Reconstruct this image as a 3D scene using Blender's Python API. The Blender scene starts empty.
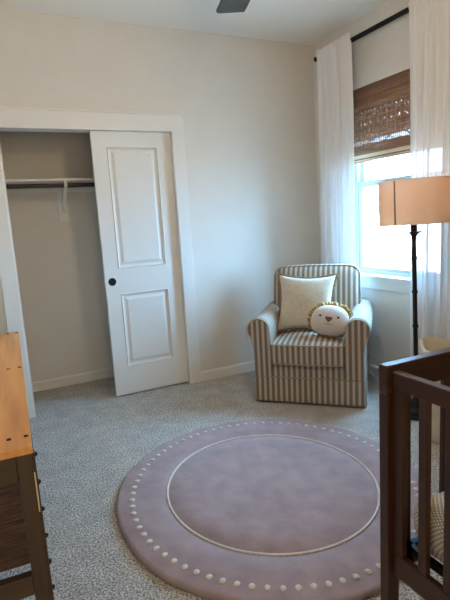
import bpy, bmesh, math, random
from mathutils import Vector, Matrix, noise
random.seed(7)
PI = math.pi
scene = bpy.context.scene
col = scene.collection
R = math.radians

# ------------------------------------------------------------------ camera
FPX, PITCH, ROLL, YAW = 482.77, 0.1649, -0.0608, -0.4409
CAM = Vector((-2.7113, -3.6554, 1.3372))
_cy, _sy, _cp, _sp = math.cos(YAW), math.sin(YAW), math.cos(PITCH), math.sin(PITCH)
_F = Vector((-_sy*_cp, _cy*_cp, -_sp)); _R = Vector((_cy, _sy, 0)); _U = _R.cross(_F)
_R2 = math.cos(ROLL)*_R + math.sin(ROLL)*_U
_U2 = -math.sin(ROLL)*_R + math.cos(ROLL)*_U
cd = bpy.data.cameras.new('camera'); cam = bpy.data.objects.new('camera', cd); col.objects.link(cam)
m3 = Matrix((_R2, _U2, -_F)).transposed()
cam.matrix_world = Matrix.Translation(CAM) @ m3.to_4x4()
cd.sensor_fit = 'VERTICAL'; cd.sensor_height = 24; cd.lens = FPX*24/600
cd.clip_start = 0.02
scene.camera = cam

# ------------------------------------------------------------------ light
w = bpy.data.worlds.new('daylight'); scene.world = w; w.use_nodes = True
bg = w.node_tree.nodes['Background']
bg.inputs[0].default_value = (0.28, 0.60, 1.0, 1); bg.inputs[1].default_value = 37.0

def area(name, loc, rot, sx, sy, power, color, portal=False):
    l = bpy.data.lights.new(name, 'AREA'); l.shape = 'RECTANGLE'; l.size = sx; l.size_y = sy
    l.energy = power; l.color = color
    o = bpy.data.objects.new(name, l); o.location = loc; o.rotation_euler = rot; col.objects.link(o)
    if portal: l.cycles.is_portal = True
    return o
# sky portal in the window opening (sampling aid for the daylight)
area('window_portal', (0.13, -0.905, 1.55), (0, R(90), 0), 1.45, 0.92, 1, (1, 1, 1), True)
# added warm fill panel, unseen, beyond the open doorway
area('hallway_fill', (-2.3, -5.45, 1.25), (R(90), 0, 0), 1.2, 1.6, 16, (1.0, 0.77, 0.45))
# high sun on the far side of the house: it lights the ground outside, never the room
sl = bpy.data.lights.new('sun', 'SUN'); sl.energy = 260; sl.color = (1.0, 0.74, 0.47); sl.angle = R(1)
sun = bpy.data.objects.new('sun', sl); col.objects.link(sun); sun.rotation_euler = (R(10), R(-38), 0)

scene.view_settings.view_transform = 'Standard'
scene.view_settings.look = 'None'
scene.view_settings.exposure = 0.90
scene.view_settings.gamma = 1
scene.view_settings.use_curve_mapping = False
scene.cycles.max_bounces = 10
scene.cycles.diffuse_bounces = 7
scene.cycles.transparent_max_bounces = 16
scene.cycles.sample_clamp_indirect = 6

# ------------------------------------------------------------------ materials
def mat(name, color, rough=0.6, metal=0.0, spec=0.5, sheen=0.0):
    m = bpy.data.materials.new(name); m.use_nodes = True
    b = m.node_tree.nodes['Principled BSDF']
    b.inputs['Base Color'].default_value = (*color, 1); b.inputs['Roughness'].default_value = rough
    b.inputs['Metallic'].default_value = metal; b.inputs['Specular IOR Level'].default_value = spec
    b.inputs['Sheen Weight'].default_value = sheen
    return m
def N(m, t, **kw):
    n = m.node_tree.nodes.new(t)
    for k, v in kw.items(): setattr(n, k, v)
    return n
def L(m, a, b): m.node_tree.links.new(a, b)
def bsdf(m): return m.node_tree.nodes['Principled BSDF']
def noise_mix(m, c1, c2, scale, detail=3, stretch=(1,1,1), lo=0.35, hi=0.65, bump=0.0, bdist=0.002, coords='Object'):
    tc = N(m, 'ShaderNodeTexCoord'); mp = N(m, 'ShaderNodeMapping'); mp.inputs['Scale'].default_value = stretch
    nz = N(m, 'ShaderNodeTexNoise'); nz.inputs['Scale'].default_value = scale; nz.inputs['Detail'].default_value = detail
    cr = N(m, 'ShaderNodeValToRGB'); e = cr.color_ramp.elements
    e[0].position = lo; e[0].color = (*c1, 1); e[1].position = hi; e[1].color = (*c2, 1)
    L(m, tc.outputs[coords], mp.inputs['Vector']); L(m, mp.outputs[0], nz.inputs['Vector'])
    L(m, nz.outputs['Fac'], cr.inputs['Fac']); L(m, cr.outputs['Color'], bsdf(m).inputs['Base Color'])
    if bump:
        bp = N(m, 'ShaderNodeBump'); bp.inputs['Strength'].default_value = bump; bp.inputs['Distance'].default_value = bdist
        L(m, nz.outputs['Fac'], bp.inputs['Height']); L(m, bp.outputs[0], bsdf(m).inputs['Normal'])
    return m
M = {}
M['wall'] = noise_mix(mat('painted_wall', (0,0,0), 0.85, spec=0.2), (0.70,0.66,0.60), (0.72,0.68,0.62), 6, bump=0.12, bdist=0.001)
M['ceiling'] = mat('ceiling_paint', (0.88,0.82,0.745), 0.9, spec=0.15)
M['trim'] = mat('trim_paint', (0.76,0.74,0.70), 0.42, spec=0.4)
M['door'] = mat('door_paint', (0.76,0.745,0.71), 0.45, spec=0.4)
M['vinyl'] = mat('window_vinyl', (0.40,0.42,0.42), 0.5)
M['black'] = mat('black_metal', (0.009,0.008,0.008), 0.55, spec=0.25)
M['bronze'] = mat('dark_bronze', (0.014,0.011,0.010), 0.5, spec=0.3)
M['rod_wood'] = mat('closet_rod_bronze', (0.035,0.022,0.018), 0.45)
M['fan'] = mat('fan_blade', (0.035,0.033,0.031), 0.5)
M['plastic'] = mat('plastic', (0.62,0.58,0.5), 0.45)
M['dark'] = mat('slot_dark', (0.02,0.02,0.02), 0.8)
M['chrome'] = mat('chrome', (0.7,0.7,0.7), 0.2, metal=1)
M['siding'] = mat('concrete', (0.6,0.58,0.54), 0.9)

def carpet():
    m = mat('carpet_pile', (0.3,0.3,0.3), 1.0, spec=0.05, sheen=0.2)
    tc = N(m, 'ShaderNodeTexCoord')
    n1 = N(m, 'ShaderNodeTexNoise'); n1.inputs['Scale'].default_value = 115; n1.inputs['Detail'].default_value = 3; n1.inputs['Roughness'].default_value = 0.7
    n2 = N(m, 'ShaderNodeTexNoise'); n2.inputs['Scale'].default_value = 9; n2.inputs['Detail'].default_value = 4
    cr = N(m, 'ShaderNodeValToRGB'); e = cr.color_ramp.elements
    e[0].position = 0.39; e[0].color = (0.15,0.143,0.133,1); e[1].position = 0.62; e[1].color = (0.79,0.735,0.66,1)
    mr = N(m, 'ShaderNodeMapRange'); mr.inputs['From Min'].default_value = 0.3; mr.inputs['From Max'].default_value = 0.7
    mr.inputs['To Min'].default_value = 0.84; mr.inputs['To Max'].default_value = 1.12
    mx = N(m, 'ShaderNodeMix', data_type='RGBA', blend_type='MULTIPLY'); mx.inputs['Factor'].default_value = 1
    L(m, tc.outputs['Object'], n1.inputs['Vector']); L(m, tc.outputs['Object'], n2.inputs['Vector'])
    L(m, n1.outputs['Fac'], cr.inputs['Fac']); L(m, n2.outputs['Fac'], mr.inputs['Value'])
    L(m, cr.outputs['Color'], mx.inputs['A']); L(m, mr.outputs[0], mx.inputs['B']); L(m, mx.outputs['Result'], bsdf(m).inputs['Base Color'])
    bp = N(m, 'ShaderNodeBump'); bp.inputs['Strength'].default_value = 0.9; bp.inputs['Distance'].default_value = 0.008
    L(m, n1.outputs['Fac'], bp.inputs['Height']); L(m, bp.outputs[0], bsdf(m).inputs['Normal'])
    return m
M['carpet'] = carpet()
M['rug'] = noise_mix(mat('mauve_wool', (0,0,0), 1.0, spec=0.05, sheen=0.3), (0.295,0.218,0.232), (0.39,0.292,0.302), 11, detail=8, lo=0.3, hi=0.7, bump=0.8, bdist=0.006)
M['rug_ivory'] = noise_mix(mat('ivory_wool', (0,0,0), 1.0, spec=0.05), (0.58,0.52,0.48), (0.70,0.64,0.60), 90, bump=0.5)

def wood(name, c1, c2, rough, axis='x', scale=5.0, bump=0.15, spec=0.5):
    st = {'x': (0.6,9,9), 'y': (9,0.6,9), 'z': (9,9,0.6)}[axis]
    return noise_mix(mat(name, (0,0,0), rough, spec=spec), c1, c2, scale, 6, st, 0.3, 0.7, bump, 0.002)
for a in 'xyz':
    M['crib_'+a] = wood('crib_walnut_'+a, (0.042,0.015,0.0065), (0.070,0.026,0.011), 0.38, a, 6)
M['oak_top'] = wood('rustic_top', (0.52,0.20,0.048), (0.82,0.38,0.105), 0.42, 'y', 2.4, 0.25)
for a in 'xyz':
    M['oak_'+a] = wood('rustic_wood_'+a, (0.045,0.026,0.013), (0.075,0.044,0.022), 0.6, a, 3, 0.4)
M['bare'] = mat('lit_bare_wood', (0.72,0.55,0.36), 0.7)  # bare wood, paler because it carries the window light on the edge
M['nail'] = mat('iron_nail', (0.03,0.015,0.012), 0.5, metal=0.5)
def reed():
    m = mat('split_reed', (0.1,0.05,0.03), 0.55)
    noise_mix(m, (0.028,0.011,0.007), (0.095,0.042,0.024), 9, 4, (1.2,1,16), 0.35, 0.65, 1.0, 0.012)
    return m
M['reed'] = reed()

def stripes(name, axis, period=0.039):
    """ticking stripe in the chair's own coordinates"""
    m = mat(name, (0.5,0.4,0.3), 0.95, spec=0.1, sheen=0.1)
    tc = N(m, 'ShaderNodeTexCoord'); sp = N(m, 'ShaderNodeSeparateXYZ'); L(m, tc.outputs['Object'], sp.inputs[0])
    d = N(m, 'ShaderNodeMath', operation='DIVIDE'); d.inputs[1].default_value = period
    L(m, sp.outputs[axis], d.inputs[0])
    fr = N(m, 'ShaderNodeMath', operation='FRACT'); L(m, d.outputs[0], fr.inputs[0])
    cr = N(m, 'ShaderNodeValToRGB'); cr.color_ramp.interpolation = 'LINEAR'
    cream = (0.50,0.44,0.36,1); tan = (0.20,0.142,0.10,1)
    e = cr.color_ramp.elements
    e[0].position = 0.0; e[0].color = cream; e[1].position = 0.22; e[1].color = cream
    for p, c in ((0.27,tan),(0.33,tan),(0.36,(0.34,0.26,0.18,1)),(0.40,tan),(0.66,tan),(0.69,(0.34,0.26,0.18,1)),(0.73,tan),(0.79,tan),(0.84,cream)):
        x = e.new(p); x.color = c
    L(m, fr.outputs[0], cr.inputs['Fac'])
    nz = N(m, 'ShaderNodeTexNoise'); nz.inputs['Scale'].default_value = 9; nz.inputs['Detail'].default_value = 4
    L(m, tc.outputs['Object'], nz.inputs['Vector'])
    L(m, cr.outputs['Color'], bsdf(m).inputs['Base Color'])
    bp = N(m, 'ShaderNodeBump'); bp.inputs['Strength'].default_value = 0.35; bp.inputs['Distance'].default_value = 0.012
    L(m, nz.outputs['Fac'], bp.inputs['Height']); L(m, bp.outputs[0], bsdf(m).inputs['Normal'])
    return m
M['stripe_x'] = stripes('ticking_stripe_across', 0)
M['stripe_y'] = stripes('ticking_stripe_deep', 1)
M['piping'] = mat('cream_piping', (0.36,0.29,0.22), 0.9)
M['cream_cloth'] = noise_mix(mat('cream_cloth', (0,0,0), 0.95, spec=0.1), (0.58,0.50,0.39), (0.66,0.58,0.46), 60, bump=0.3)
M['tan_trim'] = noise_mix(mat('tan_fringe', (0,0,0), 0.95, spec=0.1), (0.20,0.12,0.065), (0.36,0.24,0.14), 120, bump=0.6)
M['hamper'] = noise_mix(mat('cream_canvas', (0,0,0), 0.95, spec=0.1), (0.62,0.53,0.40), (0.72,0.63,0.49), 7, 4, bump=0.8, bdist=0.02)
M['plush'] = noise_mix(mat('cream_plush', (0,0,0), 1.0, spec=0.05, sheen=0.4), (0.56,0.48,0.41), (0.67,0.59,0.51), 150, bump=0.9, bdist=0.004)
M['mane'] = noise_mix(mat('golden_mane', (0,0,0), 1.0, spec=0.05), (0.30,0.17,0.06), (0.52,0.33,0.14), 80, bump=0.8, bdist=0.004)
M['nose'] = mat('brown_felt', (0.13,0.085,0.06), 0.9)

def curtain_mat():
    m = bpy.data.materials.new('sheer_white'); m.use_nodes = True; nt = m.node_tree
    for n in list(nt.nodes): nt.nodes.remove(n)
    out = N(m, 'ShaderNodeOutputMaterial'); df = N(m, 'ShaderNodeBsdfDiffuse'); tr = N(m, 'ShaderNodeBsdfTranslucent'); tp = N(m, 'ShaderNodeBsdfTransparent')
    df.inputs[0].default_value = (0.80,0.78,0.77,1); tr.inputs[0].default_value = (0.80,0.79,0.79,1)
    a = N(m, 'ShaderNodeMixShader'); a.inputs[0].default_value = 0.075
    b = N(m, 'ShaderNodeMixShader'); b.inputs[0].default_value = 0.03
    L(m, df.outputs[0], a.inputs[1]); L(m, tr.outputs[0], a.inputs[2]); L(m, a.outputs[0], b.inputs[1]); L(m, tp.outputs[0], b.inputs[2]); L(m, b.outputs[0], out.inputs[0])
    return m
M['curtain'] = curtain_mat()
def shade_mat():
    m = bpy.data.materials.new('linen_shade'); m.use_nodes = True; nt = m.node_tree
    for n in list(nt.nodes): nt.nodes.remove(n)
    out = N(m, 'ShaderNodeOutputMaterial'); df = N(m, 'ShaderNodeBsdfDiffuse'); tr = N(m, 'ShaderNodeBsdfTranslucent')
    df.inputs[0].default_value = (0.80,0.62,0.47,1); tr.inputs[0].default_value = (0.9,0.50,0.29,1)
    a = N(m, 'ShaderNodeMixShader'); a.inputs[0].default_value = 0.45
    L(m, df.outputs[0], a.inputs[1]); L(m, tr.outputs[0], a.inputs[2]); L(m, a.outputs[0], out.inputs[0])
    return m
M['shade'] = shade_mat()
M['seam'] = mat('shade_seam', (0.22,0.15,0.11), 0.9)
M['bulb'] = mat('frosted_bulb', (0.9,0.87,0.8), 0.3)
def glass_mat():
    m = bpy.data.materials.new('window_glass'); m.use_nodes = True; nt = m.node_tree
    for n in list(nt.nodes): nt.nodes.remove(n)
    out = N(m, 'ShaderNodeOutputMaterial'); tp = N(m, 'ShaderNodeBsdfTransparent'); tp.inputs[0].default_value = (0.95,0.98,0.97,1)
    gl = N(m, 'ShaderNodeBsdfGlossy'); gl.inputs['Roughness'].default_value = 0.02
    a = N(m, 'ShaderNodeMixShader'); a.inputs[0].default_value = 0.06
    L(m, tp.outputs[0], a.inputs[1]); L(m, gl.outputs[0], a.inputs[2]); L(m, a.outputs[0], out.inputs[0])
    return m
M['glass'] = glass_mat()
M['bowl'] = mat('frosted_fill_bowl', (0.9,0.86,0.8), 0.5); bsdf(M['bowl']).inputs['Emission Color'].default_value = (1,0.82,0.6,1); bsdf(M['bowl']).inputs['Emission Strength'].default_value = 3  # glowing bowl of the light kit added to the fan
def brick():
    m = mat('buff_brick', (0.5,0.4,0.35), 0.9)
    tc = N(m, 'ShaderNodeTexCoord'); mp = N(m, 'ShaderNodeMapping'); mp.inputs['Rotation'].default_value = (R(90), 0, 0)
    sp = N(m, 'ShaderNodeSeparateXYZ'); cb = N(m, 'ShaderNodeCombineXYZ'); ad = N(m, 'ShaderNodeMath', operation='ADD')
    b = N(m, 'ShaderNodeTexBrick'); b.inputs['Scale'].default_value = 1
    b.inputs['Brick Width'].default_value = 0.2; b.inputs['Row Height'].default_value = 0.075; b.inputs['Mortar Size'].default_value = 0.006
    b.inputs['Color1'].default_value = (0.055,0.036,0.032,1); b.inputs['Color2'].default_value = (0.08,0.058,0.05,1); b.inputs['Mortar'].default_value = (0.16,0.155,0.15,1)
    L(m, tc.outputs['Object'], sp.inputs[0]); L(m, sp.outputs[0], ad.inputs[0]); L(m, sp.outputs[1], ad.inputs[1])
    L(m, ad.outputs[0], cb.inputs[0]); L(m, sp.outputs[2], cb.inputs[1]); L(m, cb.outputs[0], b.inputs['Vector'])
    L(m, b.outputs['Color'], bsdf(m).inputs['Base Color'])
    return m
M['brick'] = brick()
def dotted():
    m = mat('dotted_sheet', (0.6,0.5,0.4), 0.9, spec=0.1)
    tc = N(m, 'ShaderNodeTexCoord'); sp = N(m, 'ShaderNodeSeparateXYZ'); L(m, tc.outputs['Object'], sp.inputs[0])
    def cell(out, off):
        a = N(m, 'ShaderNodeMath', operation='MULTIPLY_ADD'); a.inputs[1].default_value = 1/0.0145; a.inputs[2].default_value = off
        f = N(m, 'ShaderNodeMath', operation='FRACT'); s = N(m, 'ShaderNodeMath', operation='SUBTRACT'); s.inputs[1].default_value = 0.5
        L(m, out, a.inputs[0]); L(m, a.outputs[0], f.inputs[0]); L(m, f.outputs[0], s.inputs[0])
        q = N(m, 'ShaderNodeMath', operation='MULTIPLY'); L(m, s.outputs[0], q.inputs[0]); L(m, s.outputs[0], q.inputs[1]); return q.outputs[0]
    def dots(off):
        # z is folded into x so that the dots run on down the mattress end
        ax = N(m, 'ShaderNodeMath', operation='ADD'); L(m, sp.outputs[0], ax.inputs[0]); L(m, sp.outputs[2], ax.inputs[1])
        s = N(m, 'ShaderNodeMath', operation='ADD'); L(m, cell(ax.outputs[0], off), s.inputs[0]); L(m, cell(sp.outputs[1], off), s.inputs[1])
        t = N(m, 'ShaderNodeMath', operation='LESS_THAN'); t.inputs[1].default_value = 0.045; L(m, s.outputs[0], t.inputs[0]); return t.outputs[0]
    mx = N(m, 'ShaderNodeMath', operation='MAXIMUM'); L(m, dots(0.0), mx.inputs[0]); L(m, dots(0.5), mx.inputs[1])
    c = N(m, 'ShaderNodeMix', data_type='RGBA'); c.inputs['A'].default_value = (0.44,0.36,0.26,1); c.inputs['B'].default_value = (0.85,0.82,0.76,1)
    L(m, mx.outputs[0], c.inputs['Factor']); L(m, c.outputs['Result'], bsdf(m).inputs['Base Color'])
    return m
M['dotted'] = dotted()
def blind_mats():
    out = []
    for i, (a, b) in enumerate((((0.22,0.095,0.038),(0.40,0.20,0.09)), ((0.14,0.058,0.024),(0.27,0.13,0.06)), ((0.52,0.37,0.21),(0.66,0.50,0.31)))):
        out.append(noise_mix(mat('bamboo_reed_%d' % i, (0,0,0), 0.6), a, b, 5, 3, (8,1,60)))
    return out
M['bam'] = blind_mats()

# ------------------------------------------------------------------ mesh helpers
def box(bm, x0, x1, y0, y1, z0, z1, bev=0.0, seg=2, mi=0):
    r = bmesh.ops.create_cube(bm, size=1)
    for v in r['verts']:
        v.co = Vector(((x0+x1)/2 + v.co.x*(x1-x0), (y0+y1)/2 + v.co.y*(y1-y0), (z0+z1)/2 + v.co.z*(z1-z0)))
    fs = {f for v in r['verts'] for f in v.link_faces}
    if mi:
        for f in fs: f.material_index = mi
    if bev > 0:
        es = {e for v in r['verts'] for e in v.link_edges}
        rb = bmesh.ops.bevel(bm, geom=list(es), offset=bev, segments=seg, affect='EDGES', profile=0.5)
        if mi:
            for f in rb['faces']: f.material_index = mi
def prism(bm, pts, fn, mi=0):
    """pts: 2D outline, fn(p, t) -> 3D for t = 0, 1"""
    a = [bm.verts.new(fn(p, 0)) for p in pts]; b = [bm.verts.new(fn(p, 1)) for p in pts]
    n = len(pts); fs = [bm.faces.new(a), bm.faces.new(b[::-1])]
    for i in range(n): fs.append(bm.faces.new((a[i], b[i], b[(i+1) % n], a[(i+1) % n])))
    for f in fs: f.material_index = mi
    return fs
def lathe(bm, prof, seg=32, c=(0,0,0), axis='z', caps=True, mi=0):
    rings = []
    for r, z in prof:
        ring = []
        for i in range(seg):
            a = 2*PI*i/seg; p = (r*math.cos(a), r*math.sin(a), z)
            if axis == 'x': p = (p[2], p[0], p[1])
            if axis == 'y': p = (p[0], p[2], p[1])
            ring.append(bm.verts.new(Vector(p)+Vector(c)))
        rings.append(ring)
    for A, B in zip(rings, rings[1:]):
        for i in range(seg):
            f = bm.faces.new((A[i], A[(i+1) % seg], B[(i+1) % seg], B[i])); f.material_index = mi
    if caps:
        for rg in (rings[0], rings[-1]):
            f = bm.faces.new(rg); f.material_index = mi
def tube(bm, pts, r, seg=8, closed=False, mi=0):
    pts = [Vector(p) for p in pts]; n = len(pts); rings = []
    up = None
    for i, p in enumerate(pts):
        a = pts[(i-1) % n] if (closed or i > 0) else p
        b = pts[(i+1) % n] if (closed or i < n-1) else p
        t = (b-a).normalized()
        if up is None: up = Vector((0,0,1)) if abs(t.z) < 0.9 else Vector((1,0,0))
        s = t.cross(up).normalized(); up = s.cross(t).normalized()
        rr = r(i/(n-1)) if callable(r) else r
        rings.append([bm.verts.new(p + rr*(math.cos(2*PI*k/seg)*s + math.sin(2*PI*k/seg)*up)) for k in range(seg)])
    m = n if closed else n-1
    for i in range(m):
        A, B = rings[i], rings[(i+1) % n]
        for k in range(seg):
            f = bm.faces.new((A[k], A[(k+1) % seg], B[(k+1) % seg], B[k])); f.material_index = mi
    if not closed:
        bm.faces.new(rings[0]); bm.faces.new(rings[-1])
def grid(bm, nu, nv, fn, mi=0, flip=False):
    V = [[bm.verts.new(fn(i/nu, j/nv)) for j in range(nv+1)] for i in range(nu+1)]
    for i in range(nu):
        for j in range(nv):
            q = (V[i][j], V[i+1][j], V[i+1][j+1], V[i][j+1])
            f = bm.faces.new(q[::-1] if flip else q); f.material_index = mi
    return V
def obj(name, bm, m, parent=None, smooth=False, loc=None, rot=None, recalc=True, autosm=None):
    if recalc: bmesh.ops.recalc_face_normals(bm, faces=bm.faces)
    me = bpy.data.meshes.new(name); bm.to_mesh(me); bm.free()
    for x in (m if isinstance(m, (list, tuple)) else [m]): me.materials.append(x)
    o = bpy.data.objects.new(name, me); col.objects.link(o)
    if parent: o.parent = parent
    if smooth:
        me.polygons.foreach_set('use_smooth', [True]*len(me.polygons))
        if autosm:
            me.set_sharp_from_angle(angle=R(autosm))
    if loc: o.location = loc
    if rot: o.rotation_euler = rot
    return o
def empty(name, loc=(0,0,0), rz=0):
    o = bpy.data.objects.new(name, None); col.objects.link(o); o.location = loc; o.rotation_euler = (0,0,rz); o.empty_display_size = 0.1
    return o
def tag(o, label, cat, group=None):
    o['label'] = label; o['category'] = cat
    if group: o['group'] = group
    return o
def struct(o): o['kind'] = 'structure'; return o
def bxo(name, b, m, parent=None, bev=0.0, **k):
    bm = bmesh.new(); box(bm, *b, bev=bev); return obj(name, bm, m, parent, **k)

# ------------------------------------------------------------------ room shell
H = 2.772
XL, YB = -3.22, -4.0         # left wall, wall behind the camera
struct(bxo('floor', (XL-0.3, 0.25, -5.6, 0.75, -0.1, 0), M['carpet']))
struct(bxo('ceiling', (XL-0.3, 0.25, -5.6, 0.75, H, H+0.1), M['ceiling']))
CX0, CX1, CH = -2.584, -1.355, 2.04      # closet opening
bm = bmesh.new()
box(bm, XL-0.1, CX0, 0, 0.11, 0, H); box(bm, CX1, 0, 0, 0.11, 0, H); box(bm, CX0, CX1, 0, 0.11, CH, H)
struct(obj('wall_back', bm, M['wall']))
bm = bmesh.new()
box(bm, CX0-0.06, CX1+0.10, 0.596, 0.68, 0, H); box(bm, CX0-0.14, CX0-0.06, 0.11, 0.68, 0, H); box(bm, CX1+0.10, CX1+0.18, 0.11, 0.68, 0, H)
struct(obj('wall_closet', bm, M['wall']))
WY0, WY1, WZ0, WZ1 = -1.365, -0.445, 0.831, 2.279   # window opening
bm = bmesh.new()
box(bm, 0, 0.13, -5.6, WY0, 0, H); box(bm, 0, 0.13, WY1, 0.12, 0, H)
box(bm, 0, 0.13, WY0, WY1, 0, WZ0-0.02); box(bm, 0, 0.13, WY0, WY1, WZ1, H)
struct(obj('wall_right', bm, M['wall']))
struct(bxo('wall_left', (XL-0.1, XL, -5.6, 0, 0, H), M['wall']))
DX0, DX1 = -2.95, -2.1
bm = bmesh.new()
box(bm, XL, DX0, YB-0.11, YB, 0, H); box(bm, DX1, 0, YB-0.11, YB, 0, H); box(bm, DX0, DX1, YB-0.11, YB, 2.04, H)
struct(obj('wall_front', bm, M['wall']))
struct(bxo('wall_hallway', (XL, 0, -5.7, -5.6, 0, H), M['wall']))
# baseboards
def bboard(name, p0, p1, nrm, h=0.085, t=0.013):
    bm = bmesh.new(); p0 = Vector((*p0, 0)); p1 = Vector((*p1, 0)); nrm = Vector((*nrm, 0))
    prof = [(0, 0), (t, 0), (t, h-0.012), (t*0.45, h), (0, h)]
    prism(bm, prof, lambda p, k: (p0 if k == 0 else p1) + nrm*p[0] + Vector((0, 0, p[1])))
    return struct(obj(name, bm, M['trim']))
bboard('baseboard_back', (-1.257, 0), (-0.002, 0), (0, -1))
bboard('baseboard_back_left', (XL+0.014, 0), (-2.682, 0), (0, -1))
bboard('baseboard_closet', (CX0-0.058, 0.596), (CX1+0.098, 0.596), (0, -1))
bboard('baseboard_right', (0, -0.015), (0, YB), (-1, 0))
bboard('baseboard_front', (DX1+0.002, YB), (-0.015, YB), (0, 1))
bboard('baseboard_left', (XL, 0), (XL, YB), (1, 0))
# closet casing: flat board with a small back band
def casing():
    bm = bmesh.new(); cw = 0.097; zt = 2.161
    box(bm, CX1, CX1+cw, -0.018, 0, 0, CH, bev=0.002)
    box(bm, CX0-cw, CX0, -0.018, 0, 0, CH, bev=0.002)
    box(bm, CX0-cw, CX1+cw, -0.018, 0, CH, zt-0.015, bev=0.002)
    box(bm, CX0-cw-0.008, CX1+cw+0.008, -0.024, 0, zt-0.015, zt, bev=0.003)
    struct(obj('trim_1', bm, M['trim']))
    bm = bmesh.new()      # jamb lining with the bypass track
    box(bm, CX0-0.001, CX0+0.012, -0.016, 0.115, 0, CH); box(bm, CX1-0.004, CX1+0.001, -0.016, 0.115, 0, CH); box(bm, CX0, CX1, -0.016, 0.115, CH-0.012, CH+0.001)
    struct(obj('trim_2', bm, M['trim']))
casing()
# ------------------------------------------------------------------ sliding closet door
def sliding_door(x0, x1, y0, y1, z0, z1):
    bm = bmesh.new()
    panels = [(x0+0.108, x1-0.108, 0.235, 0.820), (x0+0.108, x1-0.108, 1.012, 1.918)]
    # front face built from strips round the two raised panels
    xs = [x0, panels[0][0], panels[0][1], x1]; zs = [z0, 0.235, 0.820, 1.012, 1.918, z1]
    def quad(a, b, c, d): bm.faces.new([bm.verts.new(p) for p in (a, b, c, d)])
    for i in range(3):
        for j in range(5):
            if i == 1 and j in (1, 3):
                a0, a1, b0, b1 = xs[1], xs[2], zs[j], zs[j+1]
                steps = [(0, 0), (0.006, -0.005), (0.012, 0.010), (0.020, 0.013), (0.030, 0.013), (0.052, 0.003), (0.056, 0.003)]
                rings = []
                for ins, dep in steps:
                    rings.append([bm.verts.new(p) for p in ((a0+ins, y0+dep, b0+ins), (a1-ins, y0+dep, b0+ins), (a1-ins, y0+dep, b1-ins), (a0+ins, y0+dep, b1-ins))])
                for A, B in zip(rings, rings[1:]):
                    for k in range(4): bm.faces.new((A[k], A[(k+1) % 4], B[(k+1) % 4], B[k]))
                bm.faces.new(rings[-1])
            else:
                quad((xs[i], y0, zs[j]), (xs[i+1], y0, zs[j]), (xs[i+1], y0, zs[j+1]), (xs[i], y0, zs[j+1]))
    quad((x0, y1, z0), (x0, y1, z1), (x1, y1, z1), (x1, y1, z0))
    quad((x0, y0, z0), (x0, y1, z0), (x0, y1, z1), (x0, y0, z1)); quad((x1, y0, z0), (x1, y1, z0), (x1, y1, z1), (x1, y0, z1))
    quad((x0, y0, z0), (x1, y0, z0), (x1, y1, z0), (x0, y1, z0)); quad((x0, y0, z1), (x1, y0, z1), (x1, y1, z1), (x0, y1, z1))
    bmesh.ops.remove_doubles(bm, verts=bm.verts, dist=0.0002)
    d = struct(obj('door_1', bm, M['door']))
    bm = bmesh.new()
    lathe(bm, [(0.0005, -0.0012), (0.021, -0.0015), (0.025, -0.003), (0.029, -0.003), (0.0305, -0.001), (0.0305, 0.004)], 32, (x0+0.053, y0, 0.919), 'y')
    f = obj('finger_pull', bm, M['black'], d, smooth=True, autosm=40); f['label'] = 'round black recessed finger pull'
sliding_door(-1.967, CX1-0.006, 0.028, 0.062, 0.012, 2.026)
# ------------------------------------------------------------------ closet shelf, bracket, hanging rod
sh = empty('closet_shelf', (0, 0, 1.70))
tag(sh, 'white closet shelf high across the back of the open closet', 'shelf')
def local(o, parent):  # keep world coordinates for meshes modelled in place
    o.matrix_parent_inverse = Matrix.Translation(-Vector(parent.location)); return o
local(bxo('shelf_board', (CX0-0.06, CX1+0.10, 0.298, 0.596, 1.703, 1.722), M['trim'], sh, bev=0.002), sh)
local(bxo('cleat', (CX0-0.06, CX1+0.10, 0.577, 0.596, 1.640, 1.703), M['trim'], sh, bev=0.001), sh)
local(bxo('bracket_plate', (-2.175, -2.100, 0.578, 0.596, 1.398, 1.640), M['trim'], sh, bev=0.002), sh)
bm = bmesh.new()
arm = [(0.577, 1.50), (0.577, 1.47), (0.49, 1.56), (0.315, 1.655), (0.296, 1.668), (0.296, 1.703), (0.577, 1.703), (0.577, 1.692), (0.345, 1.692), (0.345, 1.668), (0.50, 1.582)]
prism(bm, arm, lambda p, k: Vector((-2.149+0.022*k, p[0], p[1])))
local(obj('bracket', bm, M['trim'], sh), sh)
bm = bmesh.new(); lathe(bm, [(0.0165, CX0-0.06), (0.0165, CX1+0.10)], 20, (0, 0.322, 1.672), 'x')
o = obj('closet_rod', bm, M['rod_wood'], smooth=True, autosm=40); tag(o, 'dark bronze hanging rod just under the white closet shelf', 'rod')

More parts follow.
